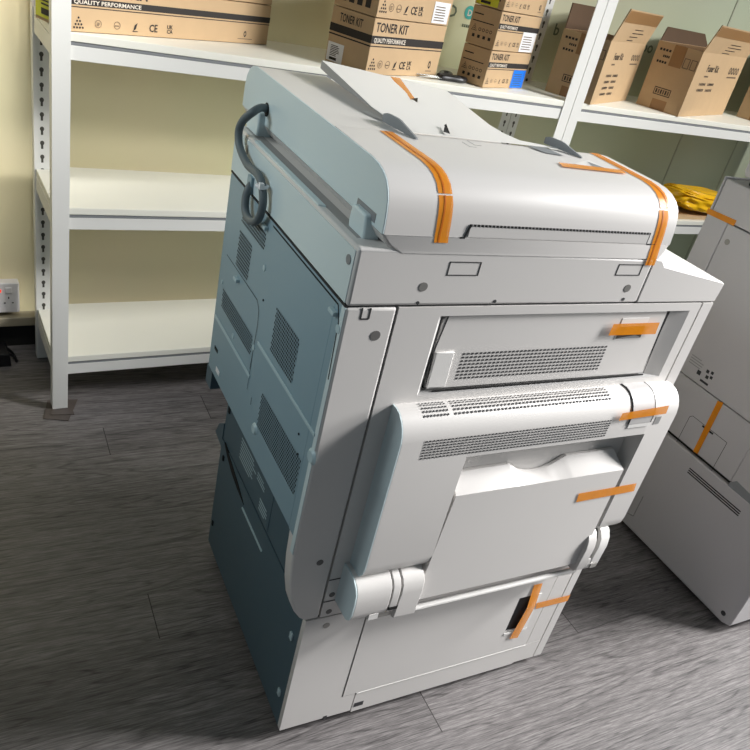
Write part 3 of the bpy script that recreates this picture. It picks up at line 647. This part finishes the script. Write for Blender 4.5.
# hinges
hp = [(0,.46),(-.02,.462),(-.036,.461),(-.049,.453),(-.0555,.443),(-.058,.425),(-.058,.398),(-.054,.384),(-.045,.376),(0,.374)]
hw = [(0,.46),(-.02,.462),(-.036,.461),(-.049,.453),(-.0555,.443),(-.058,.425),(-.056,.366),(-.05,.362),(0,.362)]
hl = B(MB().prism(hp, 'x', .0475, .112, 'white').prism(hp, 'x', .1145, .129, 'white').prism(hw, 'x', .132, .174, 'white').prism([(y*.9,.42+(z-.42)*.94) for y,z in hp], 'x', .112, .132, 'seam'), 'hinge_cover', bevel=.0012, smooth=40)
sub(MB().prism(hp, 'x', .045, .0475, 'cover_side'), 'end_cap', hl, label='shade-tinted end cap')
hs = MB().box(.082,.1,-.0555,-.04,.374,.387,'white_lt').box(.103,.125,-.053,-.03,.372,.388,'screw'); hs.box(.1145,.1315,-.0585,-.05,.392,.399,'gap'); sub(hs, 'hinge_catch', hl)
hq = [(0,.466),(-.03,.468),(-.043,.461),(-.051,.447),(-.054,.428),(-.052,.375),(-.047,.365),(0,.363)]
hr = B(MB().prism(hq, 'x', .574, .597, 'white_lt').prism(hq, 'x', .542, .564, 'white').prism([(y*.86,.415+(z-.415)*.9) for y,z in hq], 'x', .564, .574, 'gap').prism([(0,.363),(-.047,.365),(-.052,.376),(-.052,.398),(0,.398)], 'x', .564, .574, 'white'), 'hinge_cover', bevel=.0012, smooth=40)
sub(MB().box(.576,.592,-.0545,-.045,.373,.383,'screw'), 'hinge_catch', hr)

# --- scanner section
sn = B(MB().prism([(E_,.9335),(.456,.9335),(.456,1.0075),(E_,1.0125)], 'y', 0, .515, 'white'), 'scanner', bevel=.004, seg=3)
sub(MB().box(E_-.0012, E_+.002, .006, .511, .936, 1.007, 'cover_side'), 'scanner_side', sn, label='shade-tinted scanner side')
sub(MB().box(E_-.0006, XR, .003, .512, .9305, .9335, 'seam'), 'seam', sn)
for x0, x1, z0, z1 in ((.084,.1345,.978,.998),(.386,.4365,.9805,.999)):
    dt = MB()
    for a, b_, c, d in ((x0,x1,z0,z0+.0012),(x0,x1,z1-.0012,z1),(x0,x0+.0012,z0,z1),(x1-.0012,x1,z0,z1)): dt.box(a, b_, -.0006, .001, c, d, 'seam')
    sub(dt, 'blank_cover', sn)
for x, z, rr in ((.053,.9615,.0065),(.423,.959,.0065),(.051,.938,.0025),(.177,.939,.0025),(.424,.94,.0028)): screw(sn, (x,.0005,z), (0,-1,0), rr, 'screw' if rr > .004 else 'hole')
screw(sn, (E_-.001,.0185,.990), (-1,0,0), .0065, 'guide')
sub(MB().box(E_-.002,E_,.437,.445,.985,1.0,'guide'), 'side_slot', sn)
sub(MB().box(E_+.012, -.024, .035, .50, 1.0105, 1.0128, 'recess').prism([(E_+.002,.14),(E_+.011,.135),(E_+.011,.42),(E_+.002,.418)], 'z', 1.0105, 1.0150, 'cover_side'), 'glass_surround', sn)
cpn = B(MB().prism([(.4568,.9335),(.6405,.9335),(.6445,.966),(.640,.969),(.485,.9955),(.474,1.0065),(.4568,1.007)], 'y', 0, .52, 'white'), 'control_panel', bevel=.0015)
sub(MB().prism([(.50,.9962),(.63,.9738),(.63,.9728),(.50,.9952)], 'y', .2, .45, 'black'), 'control_screen', cpn)

# --- document cover
XA, XB = -.025, .476
ap = [(.0015,1.031),(.0025,1.045),(.0045,1.06),(.0075,1.072),(.0130,1.083),(.022,1.0925),(.035,1.0995),(.050,1.1035),(.07,1.1055),(.30,1.1065),(.53,1.1075),(.548,1.104),(.562,1.096),(.572,1.083),(.577,1.065),(.578,1.031)]
fd = [p for p in ap if p[0] <= .07]+[(.19,1.1065),(.202,1.1055),(.208,1.101),(.21,1.09),(.21,1.031)]
rs = [(.17,1.031),(.17,1.1058)]+[(.30,1.1064)]+ap[10:]
dc = B(MB().prism(fd, 'x', XA+.003, XB, 'white').prism(rs, 'x', XA+.003, .104, 'white'), 'document_cover', smooth=40)
sub(MB().box(.1045, XB-.004, .2105, .575, 1.029, 1.042, 'white'), 'exit_deck', dc, bevel=.003)
sub(MB().prism(ap, 'x', XA, XA+.0032, 'cover_side'), 'cover_side_panel', dc, smooth=40, bevel=.001, label='shade-tinted side of the document cover')
bs = MB()
def rrect(x0, x1, y0, y1, r, z):
    out = []
    for cx, cy, a0 in ((x1-r,y0+r,-90),(x1-r,y1-r,0),(x0+r,y1-r,90),(x0+r,y0+r,180)):
        for k in range(6): a = math.radians(a0+k*18); out.append((cx+r*math.cos(a), cy+r*math.sin(a), z))
    return out
ls = [rrect(-.002,XB-.006,-.0009,.565,.012,1.0085), rrect(-.008,XB-.004,-.0007,.568,.012,1.0125), rrect(-.017,XB-.002,.0,.574,.008,1.019), rrect(XA,XB,.0009,.578,.005,1.0307)]
n = len(ls[0]); vs_ = sum(ls, []); fs = [tuple(range(n))[::-1], tuple(range(3*n,4*n))]
for l in range(3):
    for i in range(n): fs.append((l*n+i, l*n+(i+1) % n, (l+1)*n+(i+1) % n, (l+1)*n+i))
bs.add(vs_, fs, 'white'); sub(bs, 'cover_base', dc, smooth=25)
sl = MB(); y = .003
sl.box(.101, .424, .0009, .016, 1.0322, 1.0462, 'white'); sl.box(.101, .424, .0012, .016, 1.0462, 1.0489, 'gap')
for k in range(54): sl.box(.103+k*.006, .1045+k*.006, .0006, .0016, 1.0460, 1.0492, 'recess')
sl.prism([(.089,1.0297),(.097,1.0297),(.1025,1.0486),(.1005,1.0486),(.095,1.0318),(.089,1.0318)],'y',.0006,.008,'gap'); sl.box(.424,.4262,.0012,.008,1.032,1.0489,'gap'); sl.box(.426,.446,.0006,.008,1.0302,1.032,'gap')
sl.box(XA+.004,.092,.0007,.008,1.0304,1.0310,'recess')
sub(sl, 'paper_slot', dc, label='dark toothed exit slot')
# feed tray plate, guides and details
ty = lambda y: 1.1085+(y-.19)*.085
def tz(x, y): return 1.1085+max(0, y-.20)*(.092-.065*(x-.08)/.27 if x < .35 else .027)
tr_ = MB()
LY = [(.198,.094),(.22,.090),(.25,.085),(.29,.078),(.34,.079),(.40,.080),(.45,.080),(.505,.080)]
RY = {.198:.392,.22:.312,.25:.300,.29:.298,.34:.306,.40:.317,.45:.327,.505:.338}
K = 8; nr = len(LY); top_, bot_ = [], []
for y, xl in LY:
    for k in range(K+1):
        x = xl+(RY[y]-xl)*k/K; top_.append((x,y,tz(x,y))); bot_.append((x,y,tz(x,y)-max(.0005, min(.0125, (y-.28)*.085))))
W1 = K+1; N1 = len(top_); fs = []
for r_ in range(nr-1):
    for k in range(K): o = r_*W1+k; fs += [(o,o+1,o+W1+1,o+W1),(N1+o,N1+o+W1,N1+o+W1+1,N1+o+1)]
    o = r_*W1; fs += [(o,o+W1,N1+o+W1,N1+o),(o+K,N1+o+K,N1+o+W1+K,o+W1+K)]
for k in range(K): o = (nr-1)*W1+k; fs += [(o,o+1,N1+o+1,N1+o),(k,N1+k,N1+k+1,k+1)]
tr_.add(top_+bot_, fs, 'white_lt')
dty = B(tr_, 'document_tray', smooth=30, label='white sloping feed tray with a grey left edge')
te = MB(); q0 = [(y, xl) for y, xl in LY if y > .23]; n = len(q0); th = lambda y: max(.0006, min(.0125, (y-.28)*.085))
te.add([(xl-.0006,y,tz(xl,y)-.0002) for y, xl in q0]+[(xl-.0006,y,tz(xl,y)-th(y)-.0006) for y, xl in q0], [(i,i+1,n+i+1,n+i) for i in range(n-1)], 'recess')
sub(te, 'tray_edge', dty, smooth=0, label='grey left edge of the tray')
def fin(mb, p0, p1, h0, h1, z0, z1, t=.0035):
    d = Vector((p1[0]-p0[0], p1[1]-p0[1])).normalized(); n_ = Vector((-d.y, d.x))*t*.5; vs = []; K = 10
    for k in range(K+1):
        u = k/K; c = Vector(p0)*(1-u)+Vector(p1)*u; h = h0+(h1-h0)*min(1, max(0, u/.55))**1.0
        if u > .85: h *= 1-.25*((u-.85)/.15)**2
        zb_ = z0+(z1-z0)*u
        for sg_ in (-1, 1): vs += [(c.x+n_.x*sg_, c.y+n_.y*sg_, zb_), (c.x+n_.x*sg_, c.y+n_.y*sg_, zb_+h)]
    fs = [(0,1,3,2), (4*K+2,4*K+3,4*K+1,4*K)]
    for k in range(K):
        o = 4*k; fs += [(o,o+4,o+5,o+1),(o+2,o+3,o+7,o+6),(o+1,o+5,o+7,o+3),(o,o+2,o+6,o+4)]
    mb.add(vs, fs, 'guide')
gl = MB(); fin(gl, (.0925,.166), (.077,.245), .002, .0145, 1.1066, 1.1080); sub(gl, 'paper_guide', dty, label='grey upright paper guide')
gl = MB(); fin(gl, (.394,.160), (.366,.225), .002, .0130, 1.1066, 1.1080)
gl.add([(.325,.166,1.1075),(.358,.160,1.1075),(.346,.197,1.1085),(.308,.194,1.1085)], [(0,1,2,3)], 'guide'); sub(gl, 'paper_guide', dty, label='grey upright paper guide beside a flat grey plate')
dk = MB(); dk.add([(.178,.236,1.1145),(.166,.198,1.1118),(.158,.205,1.1122)], [(0,1,2)], 'hole'); dk.add([(.176,.235,1.115),(.166,.198,1.1119),(.176,.230,1.1185)], [(0,1,2)], 'seam'); sub(dk, 'sensor_flag', dty, smooth=0, label='small black flag')
ic = MB()
for k in range(2): ic.box(.178+k*.016, .190+k*.016, .158+k*.012, .1585+k*.012, 1.1066, 1.1069, 'recess'); ic.box(.178+k*.016,.1785+k*.016,.158+k*.012,.18+k*.012,1.1066,1.1069,'recess')
sub(ic, 'printed_icon', dty)
lip = MB(); lip.add([(.066,.30,1.1072),(.079,.30,1.1074),(.086,.25,1.1076),(.072,.265,1.1074)], [(0,1,2,3)], 'white_lt'); sub(lip, 'feeder_edge', dc)
hp_ = MB(); hp_.add([(.35,.126,1.1065),(.374,.104,1.1065),(.412,.110,1.1065),(.405,.155,1.1065)], [(0,1,2,3)], 'white_lt'); hp_.add([(.392,.143,1.1069),(.376,.105,1.1069),(.412,.105,1.1069)], [(0,1,2)], 'guide'); sub(hp_, 'finger_recess', dc, smooth=0)
# cover hinges
hg = MB().prism([(.032,1.0),(.072,1.0),(.078,1.02),(.076,1.042),(.036,1.042),(.03,1.02)], 'x', -.034, -.010, 'cover_side'); B(hg, 'cover_hinge', bevel=.003, label='shade-tinted front cover hinge')
hg = MB().prism([(.452,1.0),(.505,1.0),(.522,1.03),(.50,1.05),(.455,1.05)], 'x', -.036, -.010, 'cover_side'); B(hg, 'cover_hinge', bevel=.003, label='shade-tinted rear cover hinge')
B(MB().box(XA-.0006, XA+.001, .025, .08, 1.036, 1.048, 'guide'), 'hinge_notch')
# cord
cd = B(MB().tube([(-.018,.452,1.057),(-.036,.448,1.060),(-.055,.432,1.055),(-.064,.448,1.036),(-.066,.456,1.015),(-.066,.440,.994),(-.065,.395,.981),(-.065,.345,.983),(-.065,.318,.974),(-.065,.305,.95),(-.065,.315,.922),(-.065,.345,.906),(-.065,.375,.908),(-.064,.388,.925),(-.060,.392,.942),(-.05,.40,.952)],   .0065, 'cord', n=12, sub=8), 'interface_cord', label='thick grey looped cord')
sub(MB().tube([(-.0735,.318,.974),(-.065,.3265,.974),(-.0565,.318,.974),(-.065,.3095,.974)], .0028, 'label_white', closed=True).box(-.073,-.066,.306,.314,.972,.981,'label_white'), 'cable_tie', cd, label='white cable tie')
sub(MB().cyl((-.026,.452,1.057), (1,0,0), .011, .004, 'gap'), 'grommet', cd)
sub(MB().box(-.058,-.05,.388,.408,.935,.962,'panel'), 'plug', cd)

# --- packing tape strips
def tape_path(pts, x0, x1, name='packing_tape', off=.0009, fold=True, skew=0.):
    """strip between x0 and x1 that follows a (y,z) line."""
    mb = MB(); n = len(pts)
    P = []
    for i, (y, z) in enumerate(pts):
        a = pts[max(0, i-1)]; b = pts[min(n-1, i+1)]; d = Vector((b[0]-a[0], b[1]-a[1])).normalized(); nn = Vector((d.y, -d.x))
        if nn.y < 0 and abs(nn.y) > .5: nn = -nn
        if abs(nn.y) <= .5 and nn.x > 0: nn = -nn
        P.append((y+nn.x*off, z+nn.y*off))
    vs = [(x0+skew*i/n, y, z) for i, (y, z) in enumerate(P)]+[(x1+skew*i/n, y, z) for i, (y, z) in enumerate(P)]
    mb.add(vs, [(i, n+i, n+i+1, i+1) for i in range(n-1)], 'tape')
    if fold:
        xm = x0+(x1-x0)*.45; vs = [(xm-.0012, y-.0004, z+.0004) for y, z in P]+[(xm+.0012, y-.0004, z+.0004) for y, z in P]
        mb.add(vs, [(i, n+i, n+i+1, i+1) for i in range(n-1)], 'tape_dk')
    return B(mb, name, smooth=60)
tops = [(y, z) for y, z in reversed(ap[:9])]           # from top down to front bottom
def bend(pts, x0, x1, dx): return tape_path(pts, x0, x1, skew=dx)
fr1 = [(.0125,1.0812),(.0075,1.072),(.0045,1.06),(.0025,1.045),(.0015,1.031),(.0002,1.0235)]
t1 = [(.192,1.1064)]+[p for p in tops if p[1] > 1.0825]
bend(t1, .046, .067, .001); bend(fr1, .0475, .0685, .004)
fr2 = fr1[:-1]+[(.0,1.019),(-.0007,1.0125),(-.001,1.006),(-.001,.9985)]
t2 = [(.2,1.1064)]+[p for p in tops if p[1] > 1.0825]
bend(t2, .444, .4635, -.009); bend(fr2, .4345, .4545, .0035)
def patch(pts, name='packing_tape', m='tape'):
    return B(MB().add(pts, [tuple(range(len(pts)))], m), name, smooth=0)
patch([(.305,.097,1.1078),(.43,.093,1.1078),(.438,.112,1.1078),(.313,.119,1.1078)])
B(MB().add([(.216,.506,tz(.22,.5)+.001),(.236,.506,tz(.22,.5)+.001),(.196,.365,tz(.2,.36)+.001),(.182,.37,tz(.2,.36)+.001)], [(3,2,1,0)], 'tape').add([(.190,.372,tz(.2,.36)+.0014),(.196,.362,tz(.2,.36)+.006),(.187,.345,tz(.2,.36)+.002)], [(0,1,2)], 'pocket'), 'packing_tape', smooth=0)
patch([(.424,-.0010,.8755),(.531,-.0010,.8745),(.529,-.0010,.8965),(.425,-.0010,.8965)])
patch([(.474,-.049,.737),(.585,-.049,.741),(.583,-.049,.7585),(.475,-.049,.7525)])
patch([(.464,-.0465,.557),(.607,-.0465,.559),(.603,-.0465,.579),(.461,-.0465,.578)])
B(MB().add([(.510,-.0022,.288),(.533,-.0022,.287),(.537,-.006,.22),(.530,-.004,.122),(.506,-.004,.126),(.515,-.006,.22)], [(0,5,2,1),(5,4,3,2)], 'tape'), 'packing_tape', smooth=0)
patch([(.546,-.0028,.2065),(.6375,-.0015,.203),(.6375,-.0015,.223),(.542,-.0028,.226)])
patch([(.49,-.0205,.3345),(.585,-.0205,.3395),(.585,-.0205,.3425),(.49,-.0205,.338)])

# ------------------------------------------------------------------ the second copier, grey in the shade
AX, AY = 1.1895, -.077
C2 = (AX+.32, AY+.29, 0)
c2 = thing('photocopier', C2, 'grey shaded floor copier, half out of the photo, standing behind the white one', 'photocopier')
def B2(mb, name, parent=c2, **k): return mb.build(name, parent, off=C2, **k)
Y0, Y1, XE = AY, .50, AX+.62
c2b = B2(MB().box(AX+.018, XE-.004, Y0+.018, Y1-.004, .036, 1.0, 'seam'), 'body')
mb = MB().prism([(AX,Y0+.018),(AX+.012,Y0),(XE,Y0),(XE,Y1),(AX,Y1)], 'z', .03, .352, 'grey2'); cb = B2(mb, 'cabinet', bevel=.004)
v3 = MB()
for z in (.3045, .311, .3175): v3.box(AX-.0007, AX+.001, .043, .217, z-.0016, z+.0016, 'gap')
B2(v3, 'vent_slots', cb); B2(MB().cyl((AX+.0005,-.052,.056), (-1,0,0), .007, .0012, 'hole'), 'screws', cb)
pl = MB()
pts = [(.335,.150),(.335,.068),(.327,.064),(.300,.072),(.300,.147)]
for (ya,za),(yb,zb_) in zip(pts[1:], pts[2:]): pl.prism([(ya,za-.001),(yb,zb_-.001),(yb,zb_+.001),(ya,za+.001)] if abs(ya-yb) > .004 else [(ya-.001,za),(ya+.001,za),(yb+.001,zb_),(yb-.001,zb_)], 'x', AX-.0012, AX+.001, 'recess')
B2(pl, 'plate', cb)
md = MB(); md.box(AX, XE, .104, Y1, .3645, .5225, 'grey2'); md.box(AX, XE, Y0, .104, .3665, .5225, 'grey2')
mp = B2(md, 'drawer_section', bevel=.002)
gp = MB().box(AX+.012, XE, Y0+.01, Y1-.002, .352, .3645, 'gap'); gp.prism([(.104,.3635),(.09,.378),(.03,.372),(.0,.352),(.104,.352)], 'x', AX-.0008, AX+.01, 'guide'); B2(gp, 'handle_recess', mp, label='dark hand hold recess')
sd = MB()
q = [(.1605,.353),(.1605,.4445),(.278,.4445),(.285,.437),(.285,.353)]
for (ya,za),(yb,zb_) in zip(q, q[1:]):
    d = Vector((yb-ya,zb_-za)).normalized(); n_ = Vector((-d.y,d.x))*.0007
    sd.add([(AX-.0007,ya+n_.x,za+n_.y),(AX-.0007,yb+n_.x,zb_+n_.y),(AX-.0007,yb-n_.x,zb_-n_.y),(AX-.0007,ya-n_.x,za-n_.y)], [(0,1,2,3)], 'seam')
sd.box(AX-.001,AX+.001,.205,.241,.4365,.4415,'gap')
B2(sd, 'service_door', mp, smooth=0)
ub = MB(); ub.box(AX, XE, .4345, Y1, .5255, .9185, 'grey2'); ub.box(AX, XE, Y0, .4325, .5255, .9185, 'grey2'); up_ = B2(ub, 'upper_section', bevel=.002)
B2(MB().cyl((AX+.0005,.412,.878), (-1,0,0), .0075, .0012, 'screw'), 'screws', up_)
lb = MB().quad((AX-.0006,.365,.545),(AX-.0006,.272,.545),(AX-.0006,.272,.598),(AX-.0006,.365,.592),'grey2')
bars(lb, (AX-.0012,.36,.562), Vector((0,-1,0)), uz, .05, .028, 4, 'recess', .4, 21)
for y, z, s in ((.325,.548,.012),(.302,.566,.009),(.288,.57,.008),(.297,.552,.009),(.285,.558,.008)): lb.quad((AX-.0012,y,z),(AX-.0012,y-s,z),(AX-.0012,y-s,z+s),(AX-.0012,y,z+s),'hole')
lb.quad((AX-.0012,.307,.537),(AX-.0012,.28,.537),(AX-.0012,.28,.543),(AX-.0012,.307,.543),'hole')
B2(lb, 'rating_label', up_, smooth=0, label='pale label with small dark marks')
sc2 = B2(MB().box(AX, XE, Y0, .491, .9215, 1.012, 'grey2').box(AX, XE, .4935, Y1, .9215, 1.016, 'grey2'), 'scanner', bevel=.004)
cv = [(.455,1.03),(.462,1.045),(.462,1.13),(.445,1.155),(-.03,1.155),(-.06,1.13),(-.066,1.04),(-.06,1.03)]
B2(MB().prism(cv, 'x', AX+.01, XE-.03, 'grey2').box(AX+.03, XE-.05, -.05, .45, 1.01, 1.03, 'seam'), 'document_cover', bevel=.004)
B2(MB().box(AX+.001, XE-.01, Y0-.004, Y0, .56, .90, 'grey2').box(AX+.03, XE-.03, Y0-.05, Y0, .42, .80, 'grey2'), 'side_opening_unit', bevel=.006)
for x in (AX+.06, XE-.06):
    for y in (.0, .44): B2(MB().cyl((x,y,.0005), (0,0,1), .022, .036, 'black'), 'foot')
B2(MB().add([(AX-.0012,.504,.917),(AX-.0012,.504,.9305),(AX-.0012,.413,.934),(AX-.0012,.414,.919)], [(3,2,1,0)], 'tape'), 'packing_tape', smooth=0)
B2(MB().add([(AX-.0012,.219,.527),(AX-.0012,.236,.522),(AX-.0012,.231,.3645),(AX-.0012,.215,.366)], [(3,2,1,0)], 'tape'), 'packing_tape', smooth=0)

# ------------------------------------------------------------------ light
def area(name, loc, target, size, power, color=(1,1,1), sy=None, spread=180):
    l = bpy.data.lights.new(name, 'AREA'); l.energy = power; l.color = color; l.size = size
    if sy: l.shape = 'RECTANGLE'; l.size_y = sy
    l.spread = math.radians(spread)
    o = bpy.data.objects.new(name, l); COL.objects.link(o); o.location = loc
    d = Vector(target)-Vector(loc); o.rotation_euler = d.to_track_quat('-Z', 'Y').to_euler()
    return o
area('ceiling_light_key', (2.8, -.74, 2.45), (.60, -.05, .55), .7, 32, (1, .985, .975), .5, 80)
area('shelf_fill', (2.4, -.15, 2.65), (.2, 1.35, .55), .8, 7.0, (1, .99, .965), .4, 70)  # added unseen light that brightens the shelf boards
area('front_fill', (3.1, -.95, 1.5), (.5, -.05, .5), .7, 9, (1, .985, .97), .9, 60)  # added low light to lift the copier front, no known window
area('wall_fill', (-.2, .2, 2.6), (-.45, 1.5, 1.05), .4, 2.7, (1, .98, .93), .3, 33)  # added narrow light to brighten the wall beside the shelf
area('carton_fill', (3.2, -.2, 2.4), (2.3, 1.35, 1.1), .6, 6.6, (1, .98, .95), .3, 60)  # added light for the fronts of the fuser cartons
area('side_fill', (-1.7, .65, 1.85), (-.05, .3, 1.02), .8, 1.45, (.88, .98, 1), .6, 50)  # added cool light on the copier's rear side, no known window
wd = bpy.data.worlds.new('room_ambient'); bpy.context.scene.world = wd; wd.use_nodes = True
bg = wd.node_tree.nodes['Background']; bg.inputs[0].default_value = (.72, .86, .95, 1); bg.inputs[1].default_value = .14
bpy.context.scene.view_settings.view_transform = 'Standard'
bpy.context.scene.view_settings.look = 'None'
bpy.context.scene.view_settings.exposure = 0
